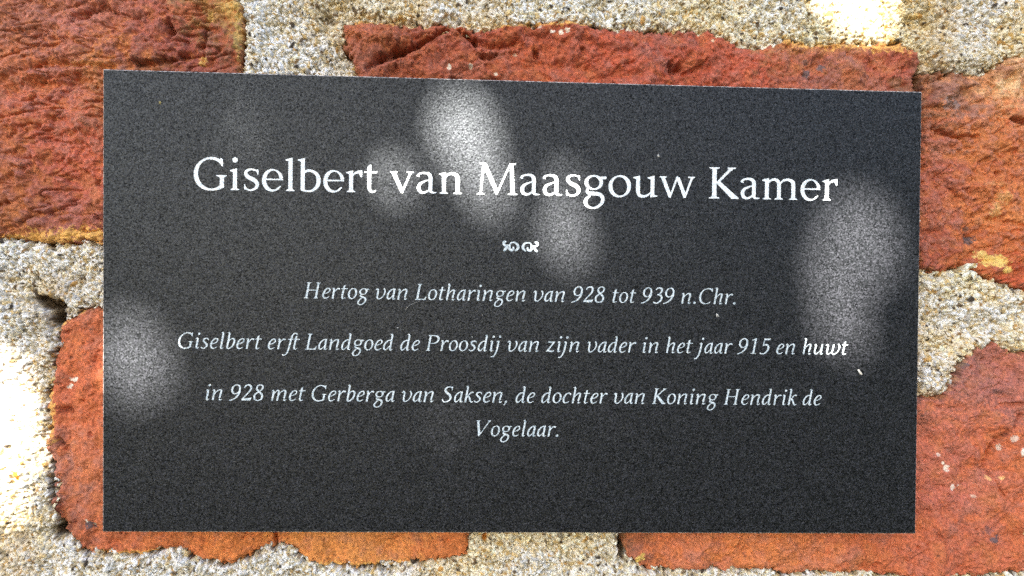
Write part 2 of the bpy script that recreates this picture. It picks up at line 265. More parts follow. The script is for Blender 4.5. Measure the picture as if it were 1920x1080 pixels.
for k in order:
    x, y = cand[k]-[X0, Y0]; r = rad[k]; e = 1+.35*math.sin(k*1.7); a = (k*2.399) % math.pi; R_ = int(r*1.4)+1
    i0, j0 = int(x)-R_, int(y)-R_; i1, j1 = i0+2*R_+1, j0+2*R_+1
    if i0 < 0 or j0 < 0 or i1 > CW or j1 > CH: continue
    dx = xx[0, i0:i1]-X0-x; dy = (yy[j0:j1, 0]-Y0-y)[:, None]; c, s = math.cos(a), math.sin(a)
    q = 1-((dx*c+dy*s)/(r*e))**2-((-dx*s+dy*c)/(r/e))**2
    z = basem[int(y), int(x)]+(np.sqrt(np.clip(q, 0, 1))-.45)*r*.13
    sub = ZB[j0:j1, i0:i1]; m = (q > 0) & (z > sub)
    sub[m] = z[m]; MC[j0:j1, i0:i1][m] = gcol[k]
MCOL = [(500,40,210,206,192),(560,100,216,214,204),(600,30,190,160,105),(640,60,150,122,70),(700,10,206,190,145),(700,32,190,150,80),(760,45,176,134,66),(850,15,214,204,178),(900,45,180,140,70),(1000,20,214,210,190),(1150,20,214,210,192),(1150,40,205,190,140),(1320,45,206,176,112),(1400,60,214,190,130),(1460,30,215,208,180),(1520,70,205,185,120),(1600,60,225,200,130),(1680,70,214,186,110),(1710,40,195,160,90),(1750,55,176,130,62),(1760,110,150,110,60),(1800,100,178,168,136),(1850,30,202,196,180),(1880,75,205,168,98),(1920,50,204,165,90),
 (20,470,222,222,214),(50,490,222,220,210),(150,500,220,212,194),(60,540,204,170,100),(110,560,120,84,46),(90,585,92,70,46),(150,565,200,190,160),(30,600,214,212,200),(40,700,220,216,205),(90,700,180,150,100),(60,900,208,204,190),(30,890,215,190,120),(30,985,205,180,125),(70,1010,200,180,135),(30,1030,190,150,90),(100,1060,208,204,190),(300,1060,216,214,202),(480,1060,214,208,190),(580,1060,212,212,204),(900,1010,220,185,115),(1000,1015,222,190,120),(1000,1060,216,212,196),(1100,1020,216,182,108),(1130,1060,205,196,170),(1740,560,220,212,190),(1800,590,222,216,198),(1880,600,220,214,196),(1760,645,212,176,104),(1800,660,205,165,95),(1850,548,222,192,125),(1785,520,214,196,130),(1740,520,190,170,120),(1900,640,220,185,115),(1750,700,216,216,212),(1745,745,205,170,100),(1700,1080,215,200,150),(1400,1078,215,205,180)]  # darkest browns by the left joint hole are its shade, painted in
sg = 4; cu, cv = np.meshgrid(np.arange(X0, X0+CW, sg*1.0), np.arange(Y0, Y0+CH, sg*1.0))
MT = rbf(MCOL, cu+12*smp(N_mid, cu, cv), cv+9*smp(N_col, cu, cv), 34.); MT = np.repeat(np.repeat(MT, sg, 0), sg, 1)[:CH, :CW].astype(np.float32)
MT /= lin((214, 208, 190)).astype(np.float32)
pit = np.roll(N_dot, (57, 91), (0, 1)); ZB -= .6*np.clip(pit-.9, 0, 1.2)
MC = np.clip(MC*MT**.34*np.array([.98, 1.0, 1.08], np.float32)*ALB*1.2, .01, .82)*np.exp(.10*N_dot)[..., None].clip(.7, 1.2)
for x, y, r in [(30, 893, 7), (1205, 1046, 5), (908, 1010, 5)]:
    m = ((xx-x)**2+(yy-y)**2*.5 < r*r); MC[m] = lin((205, 130, 50))*.8
deep = np.clip((-2.6-MH)/2.0, 0, 1)[..., None]; MC = MC*(1-deep)+lin((96, 78, 56)).astype(np.float32)*.8*deep      # shade of the deep holes painted into the mortar colour

# ------------------------------------------------------------------ materials
def principled(name, rough=.9, spec=.3):
    m = bpy.data.materials.new(name); m.use_nodes = True; n = m.node_tree; b = n.nodes['Principled BSDF']
    b.inputs['Roughness'].default_value = rough; b.inputs['Specular IOR Level'].default_value = spec; return m, n, b
def masonry(name, rough, spec, bump_mm, scale):
    m, n, b = principled(name, rough, spec)
    at = n.nodes.new('ShaderNodeVertexColor'); at.layer_name = 'tint'
    tc = n.nodes.new('ShaderNodeTexCoord'); no = n.nodes.new('ShaderNodeTexNoise'); no.inputs['Scale'].default_value = scale; no.inputs['Detail'].default_value = 5; no.inputs['Roughness'].default_value = .7
    n.links.new(tc.outputs['Object'], no.inputs['Vector'])
    mr = n.nodes.new('ShaderNodeMapRange'); mr.inputs['From Min'].default_value = .3; mr.inputs['From Max'].default_value = .7; mr.inputs['To Min'].default_value = .70; mr.inputs['To Max'].default_value = 1.25
    n.links.new(no.outputs['Fac'], mr.inputs['Value'])
    mx = n.nodes.new('ShaderNodeMix'); mx.data_type = 'RGBA'; mx.blend_type = 'MULTIPLY'; mx.inputs['Factor'].default_value = 1
    n.links.new(at.outputs['Color'], mx.inputs['A']); n.links.new(mr.outputs['Result'], mx.inputs['B'])
    n.links.new(mx.outputs['Result'], b.inputs['Base Color'])
    bp = n.nodes.new('ShaderNodeBump'); bp.inputs['Distance'].default_value = bump_mm*1e-3; bp.inputs['Strength'].default_value = 1
    n.links.new(no.outputs['Fac'], bp.inputs['Height']); n.links.new(bp.outputs['Normal'], b.inputs['Normal']); return m
M_brick = masonry('fired_brick', .92, .25, .14, 1500)
M_mortar = masonry('sandy_mortar', .85, .3, .12, 2600)

# ------------------------------------------------------------------ wall
wall = empty('brick_wall', (0, 0, 0)); tag(wall, 'weathered red brick wall with coarse sandy mortar behind the dark nameplate', 'wall')
FINE, COARSE = 1.3, 5.0
def axis(a, b, lo, hi, step, cstep):
    out = []
    x = a
    while x < b:
        out.append(x); x += step if lo <= x <= hi else cstep
    out.append(b); return np.array(out)
def in_plaque(u, v, m=0): return (u > 211-m) & (u < 1701+m) & (v > 129.5+(u-193)*.0277+16-m) & (v < 983+m)
def build(name, bb, hfun, cfun, keepfun, mat, hidden=True):
    xs = axis(bb[0], bb[2], -12, 1932, FINE, COARSE); ys = axis(bb[1], bb[3], -12, 1092, FINE, COARSE)
    U, V = np.meshgrid(xs, ys); h, w = U.shape
    fm = ~in_plaque(.5*(U[:-1, :-1]+U[1:, 1:]), .5*(V[:-1, :-1]+V[1:, 1:])) & keepfun(.5*(U[:-1, :-1]+U[1:, 1:]), .5*(V[:-1, :-1]+V[1:, 1:]))
    idx = np.arange(h*w).reshape(h, w)
    F = np.stack([idx[:-1, :-1], idx[1:, :-1], idx[1:, 1:], idx[:-1, 1:]], -1)[fm]
    used = np.zeros(h*w, bool); used[F.ravel()] = True; remap = np.cumsum(used)-1
    u, v = U.ravel()[used], V.ravel()[used]; F = remap[F]
    # the part hidden behind the nameplate, coarse
    xs2 = np.arange(max(bb[0], 200), min(bb[2], 1710)+1, 15.); ys2 = np.arange(max(bb[1], 140), min(bb[3], 994)+1, 15.)
    if hidden and len(xs2) > 1 and len(ys2) > 1:
        U2, V2 = np.meshgrid(xs2, ys2); h2, w2 = U2.shape; id2 = np.arange(h2*w2).reshape(h2, w2)
        um, vm = .5*(U2[:-1, :-1]+U2[1:, 1:]), .5*(V2[:-1, :-1]+V2[1:, 1:]); f2 = keepfun(um, vm) & in_plaque(um, vm, 3)
        F2 = np.stack([id2[:-1, :-1], id2[1:, :-1], id2[1:, 1:], id2[:-1, 1:]], -1)[f2]
        nb = len(u); hcut = np.concatenate([np.zeros(nb), np.full(h2*w2, .0008)]); u = np.concatenate([u, U2.ravel()]); v = np.concatenate([v, V2.ravel()]); F = np.concatenate([F, F2+nb])
    else: hcut = np.zeros(len(u))
    P_ = px_to_wall(u, v, 0.0); P_[:, 1] -= np.minimum(hfun(u, v), .0028)-hcut      # nothing touches the plate's back
    return mesh_np(name, P_, F, mat, wall, cfun(u, v))
for k, (nm, pl) in enumerate(BRICKS.items()):
    a = np.array(pl); bb = (max(a[:, 0].min()-8, X0+2), max(a[:, 1].min()-8, Y0+2), min(a[:, 0].max()+8, X0+CW-3), min(a[:, 1].max()+8, Y0+CH-3))
    def sdf(u, v, pl=pl): return sdist(u, v, pl)+2.2*smp(N_edge, u, v)
    def hf(u, v, nm=nm, k=k):
        s = sdf(u, v); e = np.clip(s, -8, 10)
        r = np.where(e > 0, 1-np.sqrt(np.clip(1-(1-e/10)**2, 0, 1)), 1)
        return brick_height(u, v, nm, k)-r*.0016-np.clip(-e, 0, 8)*.0014
    o = build('brick', bb, hf, lambda u, v, k=k: brick_color(u, v, k, sdf(u, v)), lambda u, v: sdf(u, v) > -5, M_brick)
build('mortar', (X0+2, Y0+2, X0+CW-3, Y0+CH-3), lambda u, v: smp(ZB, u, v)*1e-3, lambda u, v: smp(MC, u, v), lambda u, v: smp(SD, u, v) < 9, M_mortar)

# ------------------------------------------------------------------ nameplate
YF, YB = -0.0062, -0.0034                      # front and back planes of the plate
plaque = empty('nameplate', tuple(px_to_wall(960, 575, YF))); tag(plaque, 'dark grey rectangular nameplate with white serif lettering fixed to the brick wall', 'nameplate')
M_plate, n, b = principled('matt_black_coating', .44, .5)
tc = n.nodes.new('ShaderNodeTexCoord')
def noise(scale, detail=2, rough=.5):
    q = n.nodes.new('ShaderNodeTexNoise'); q.inputs['Scale'].default_value = scale; q.inputs['Detail'].default_value = detail; q.inputs['Roughness'].default_value = rough
    n.links.new(tc.outputs['Object'], q.inputs['Vector']); return q
g1 = noise(2300, 1, .5)
vo = n.nodes.new('ShaderNodeTexVoronoi'); vo.inputs['Scale'].default_value = 4300; n.links.new(tc.outputs['Object'], vo.inputs['Vector'])
sx = n.nodes.new('ShaderNodeSeparateColor'); n.links.new(vo.outputs['Color'], sx.inputs[0])
pw = n.nodes.new('ShaderNodeMath'); pw.operation = 'POWER'; pw.inputs[1].default_value = 2.4; n.links.new(sx.outputs[0], pw.inputs[0])
rp = n.nodes.new('ShaderNodeMapRange'); rp.inputs['To Min'].default_value = .001; rp.inputs['To Max'].default_value = .034
n.links.new(pw.outputs[0], rp.inputs['Value'])
cl = n.nodes.new('ShaderNodeCombineColor')
for i_, f_ in enumerate((.92, .93, 1.12)):
    ml = n.nodes.new('ShaderNodeMath'); ml.operation = 'MULTIPLY'; ml.inputs[1].default_value = f_; n.links.new(rp.outputs['Result'], ml.inputs[0]); n.links.new(ml.outputs[0], cl.inputs[i_])
n.links.new(cl.outputs[0], b.inputs['Base Color'])
sp = n.nodes.new('ShaderNodeMapRange'); sp.inputs['To Min'].default_value = .09; sp.inputs['To Max'].default_value = .50
b.inputs['Specular Tint'].default_value = (.84, .92, 1.0, 1); n.links.new(sx.outputs[1], sp.inputs['Value']); n.links.new(sp.outputs['Result'], b.inputs['Specular IOR Level'])
bp = n.nodes.new('ShaderNodeBump'); bp.inputs['Distance'].default_value = .00005; bp.inputs['Strength'].default_value = 1
n.links.new(g1.outputs['Fac'], bp.inputs['Height']); n.links.new(bp.outputs['Normal'], b.inputs['Normal'])
M_rim, n, b = principled('raw_cut_edge', .6, .4); b.inputs['Base Color'].default_value = (.30, .27, .25, 1)
nn = n.nodes.new('ShaderNodeTexNoise'); nn.inputs['Scale'].default_value = 1500; tcc = n.nodes.new('ShaderNodeTexCoord'); n.links.new(tcc.outputs['Object'], nn.inputs['Vector'])
cr = n.nodes.new('ShaderNodeValToRGB'); cr.color_ramp.elements[0].position = .38; cr.color_ramp.elements[0].color = (.06, .055, .055, 1); cr.color_ramp.elements[1].position = .62; cr.color_ramp.elements[1].color = (.55, .50, .46, 1)
n.links.new(nn.outputs['Fac'], cr.inputs['Fac']); n.links.new(cr.outputs['Color'], b.inputs['Base Color'])
Q = [(193, 129.5), (1729, 172), (1717, 1001), (192, 997.5)]
C0 = px_to_wall([q[0] for q in Q], [q[1] for q in Q], YF)
ctr = C0.mean(0)
def shrink(d):                                 # offset the outline inwards by d metres
    o = []
    for i in range(4):
        a = C0[i]-C0[i-1]; c = C0[(i+1) % 4]-C0[i]; a /= np.linalg.norm(a); c /= np.linalg.norm(c); o.append(C0[i]+d*(c-a))
    return np.array(o)
r0, r1 = shrink(.00018), shrink(.0)
fr = r0.copy(); lip = r1.copy(); lip[:, 1] += .00022; bk = r1.copy(); bk[:, 1] = YB
bk_in = shrink(.0002); bk_in[:, 1] = YB
def quad_ring(a, b, o): return [[o+i, o+4+i, o+4+(i+1) % 4, o+(i+1) % 4] for i in range(4)]
mesh_np('panel', fr, [[3, 2, 1, 0]], M_plate, plaque, smooth=False)
mesh_np('cut_edge', np.concatenate([fr, lip, bk]), quad_ring(0, 0, 0)+quad_ring(0, 0, 4), M_rim, plaque, smooth=False)
mesh_np('back_sheet', bk, [[0, 1, 2, 3]], M_plate, plaque, smooth=False)
M_pad, n_, b_ = principled('mounting_tape', .8, .2); b_.inputs['Base Color'].default_value = (.05, .05, .05, 1)
for cx, cy in ((300, 250), (1620, 290), (300, 900), (1620, 900)):       # tape pads that hold the plate off the wall
    p = px_to_wall(cx, cy, YB); s = .008
    V = [(p[0]+a*s, YB+.0001+c, p[2]+bb*s) for c in (0, .0042) for a, bb in ((-1, -1), (1, -1), (1, 1), (-1, 1))]
    mesh_np('mounting_pad', V, [[0, 1, 2, 3], [7, 6, 5, 4], [0, 4, 5, 1], [1, 5, 6, 2], [2, 6, 7, 3], [3, 7, 4, 0]], M_pad, plaque, smooth=False)

# ---- lettering: pen strokes (x, y, width) in 1/1000 em, every letter drawn by hand
def spline(p, n=9):
    p = np.array(p, float)
    if len(p) < 3: return p
    q = np.vstack([2*p[0]-p[1], p, 2*p[-1]-p[-2]]); out = []
    for i in range(1, len(q)-2):
        a, b, c, d = q[i-1], q[i], q[i+1], q[i+2]
        for t in np.linspace(0, 1, n, endpoint=False):
            out.append(.5*((2*b)+(c-a)*t+(2*a-5*b+4*c-d)*t*t+(3*b-a-3*c+d)*t**3))
    out.append(p[-1]); return np.array(out)
def S(*p):                                   # swept stroke -> list of quads
    s = spline(p); t = np.gradient(s[:, :2], axis=0); t /= np.linalg.norm(t, axis=1)[:, None]+1e-9
    nrm = np.stack([-t[:, 1], t[:, 0]], 1)*s[:, 2:3]/2
    L, R = s[:, :2]+nrm, s[:, :2]-nrm
    return [np.array([L[i], L[i+1], R[i+1], R[i]]) for i in range(len(s)-1)]
def A(cx, cy, rx, ry, a0, a1, thick, thin, sig=20, w0=None, w1=None):   # arc with stress
    n = max(8, int(abs(a1-a0)/9)); q = []
    for k in range(n+1):
        d = a0+(a1-a0)*k/n; r = math.radians(d)
        w = thin+(thick-thin)*abs(math.cos(math.radians(d-sig)))**1.5
        if w0 is not None: w += (w0-w)*max(0, 1-k/(n*.3))
        if w1 is not None: w += (w1-w)*max(0, 1-(n-k)/(n*.3))
        q.append((cx+rx*math.cos(r), cy+ry*math.sin(r), w))
    return S(*q)
def P(*p): return [np.array(p, float)]       # one convex polygon
def D(x, y, r): return P(*[(x+r*math.cos(k*.5236), y+r*math.sin(k*.5236)) for k in range(12)])
def foot(x0, x1, l=52, r=52, y=0, d=1):      # bracketed slab serif, d=-1 hangs from the top
    c = .5*(x0+x1)
    return (P((x0-l, y), (x0-l, y+d*17), (x0, y+d*34), (x1, y+d*34), (x1+r, y+d*17), (x1+r, y))
            + P((x0-8, y+d*28), (x0, y+d*62), (x1, y+d*62), (x1+8, y+d*28)))
def stem(x0, x1, y0, y1): return P((x0, y0), (x1, y0), (x1, y1), (x0, y1))
def flag(x0, x1, y, l=66): return P((x0-l, y-47), (x0-l, y-30), (x0+4, y-12), (x1, y+10), (x1, y-70), (x0, y-70))
ROMAN = {
 ' ': (250, []),
 'G': (763, A(398, 343, 322, 340, 46, 318, 92, 32, 14, w0=60) + P((600, 690), (650, 668), (655, 515), (628, 515), (588, 610))
       + stem(592, 676, 45, 300) + P((520, 300), (520, 317), (592, 296), (735, 317), (735, 300), (676, 270), (592, 270)) + P((520, 300), (520, 317), (735, 317), (735, 300))
       + S((676, 90, 40), (590, 40, 50), (470, 8, 44), (398, 3, 34))),
 'i': (291, stem(110, 192, 20, 420) + flag(110, 192, 462) + foot(110, 192) + D(150, 655, 57)),
 's': (424, S((352, 385, 30), (318, 430, 34), (215, 457, 34), (118, 425, 56), (92, 355, 70), (150, 285, 80), (270, 225, 86), (335, 150, 78), (318, 60, 56), (210, 6, 34), (118, 22, 34), (72, 80, 32))
       + P((330, 455), (362, 455), (360, 345), (340, 345)) + P((58, 130), (76, 132), (98, 20), (62, 10))),
 'e': (479, A(250, 232, 190, 228, 178, 312, 84, 30, 20) + A(250, 232, 186, 222, 178, 10, 82, 28, -12) + P((90, 262), (90, 232), (470, 232), (470, 262)) + S((376, 62, 34), (420, 100, 24))),
 'l': (291, stem(110, 192, 20, 690) + flag(110, 192, 716) + foot(110, 192)),
 'b': (553, stem(84, 166, 22, 690) + flag(84, 166, 716) + S((130, 380, 26), (215, 445, 46), (320, 445, 50), (430, 370, 74), (470, 240, 86), (435, 105, 74), (330, 18, 44), (215, 5, 34), (130, 24, 40), (90, 30, 30))),
 'r': (395, stem(100, 182, 20, 420) + flag(100, 182, 465) + foot(100, 182) + S((150, 330, 24), (215, 405, 40), (290, 440, 58), (345, 432, 62), (380, 420, 40)) + P((300, 470), (382, 480), (378, 330), (350, 330), (318, 400))),
 't': (326, P((100, 425), (182, 425), (182, 610), (158, 610), (100, 560)) + S((141, 440, 82), (140, 250, 82), (140, 120, 82), (162, 38, 62), (220, 12, 40), (290, 40, 26)) + P((30, 432), (30, 455), (312, 463), (306, 424), (100, 424))),
 'v': (565, P((42, 455), (134, 455), (314, 60), (290, 0), (258, 0)) + P((256, 0), (300, 0), (492, 455), (446, 455)) + foot(60, 124, 44, 56, 469, -1) + foot(445, 485, 66, 50, 469, -1)),
 'a': (500, S((62, 368, 70), (78, 410, 50), (130, 440, 36), (215, 448, 48), (300, 425, 70), (338, 350, 82), (338, 230, 80), (338, 90, 80), (350, 40, 60), (400, 18, 34), (470, 22, 18))
       + S((330, 300, 26), (230, 272, 34), (120, 215, 58), (80, 130, 80), (110, 45, 70), (185, 16, 48), (260, 40, 40), (330, 90, 26))),
 'n': (582, stem(92, 174, 20, 420) + flag(92, 174, 465) + foot(92, 174) + S((150, 345, 24), (225, 425, 46), (325, 445, 56), (415, 395, 80), (436, 300, 82), (436, 150, 82), (436, 20, 82)) + foot(395, 477)),
 'M': (946, P((92, 20), (126, 20), (190, 640), (146, 640)) + P((142, 675), (232, 675), (482, 120), (468, 10), (446, 10)) + P((446, 10), (480, 10), (776, 675), (738, 675)) + P((748, 675), (826, 675), (862, 20), (772, 20))
       + foot(92, 126, 62, 62) + foot(772, 862, 60, 60) + P((85, 692), (215, 692), (225, 660), (150, 655), (85, 675)) + P((740, 692), (890, 692), (890, 675), (826, 655), (736, 655))),
 'g': (556, A(248, 305, 166, 147, 0, 360, 78, 30, 8) + S((130, 180, 30), (100, 118, 50), (130, 76, 66), (240, 62, 76), (370, 48, 80), (445, -20, 76), (440, -130, 72), (350, -225, 50), (230, -258, 36), (120, -225, 56), (65, -140, 74), (90, -60, 60), (180, 30, 34)) + P((370, 430), (520, 445), (534, 395), (505, 388), (400, 375))),
 'o': (546, A(273, 232, 209, 226, 0, 360, 86, 30, 14)),
 'u': (603, S((136, 400, 82), (136, 250, 82), (138, 130, 82), (165, 45, 70), (250, 18, 54), (340, 40, 44), (430, 110, 24)) + flag(95, 177, 469) + stem(420, 502, 30, 430) + flag(420, 502, 469, 70) + P((420, 60), (420, 0), (572, 20), (572, 36), (502, 50))),
 'w': (834, P((42, 455), (130, 455), (282, 60), (262, 0), (228, 0)) + P((228, 0), (268, 0), (440, 475), (400, 475)) + P((384, 455), (462, 455), (620, 60), (596, 0), (562, 0)) + P((562, 0), (604, 0), (768, 455), (722, 455)) + foot(60, 120, 44, 56, 469, -1) + foot(722, 762, 66, 50, 469, -1)),
 'K': (726, stem(120, 214, 20, 672) + foot(120, 214, 70, 70) + foot(120, 214, 70, 70, 692, -1) + P((206, 350), (246, 330), (590, 672), (505, 672)) + foot(500, 570, 40, 80, 692, -1) + P((228, 330), (300, 375), (640, 50), (720, 14), (720, 0), (560, 0))),
 'm': (883, stem(92, 174, 20, 420) + flag(92, 174, 465) + foot(92, 174) + S((150, 345, 24), (220, 425, 44), (310, 445, 54), (390, 395, 78), (408, 300, 82), (408, 20, 82)) + foot(367, 449) + S((430, 345, 24), (510, 425, 44), (615, 445, 54), (715, 395, 80), (735, 300, 82), (735, 20, 82)) + foot(694, 776)),
}
def ent(x, y=452): return S((x-52, y-48, 16), (x-10, y-14, 30), (x+30, y-6, 46))         # italic entry and exit flicks
def ext(x): return S((x, 60, 62), (x+14, 22, 52), (x+52, 12, 34), (x+104, 52, 16))
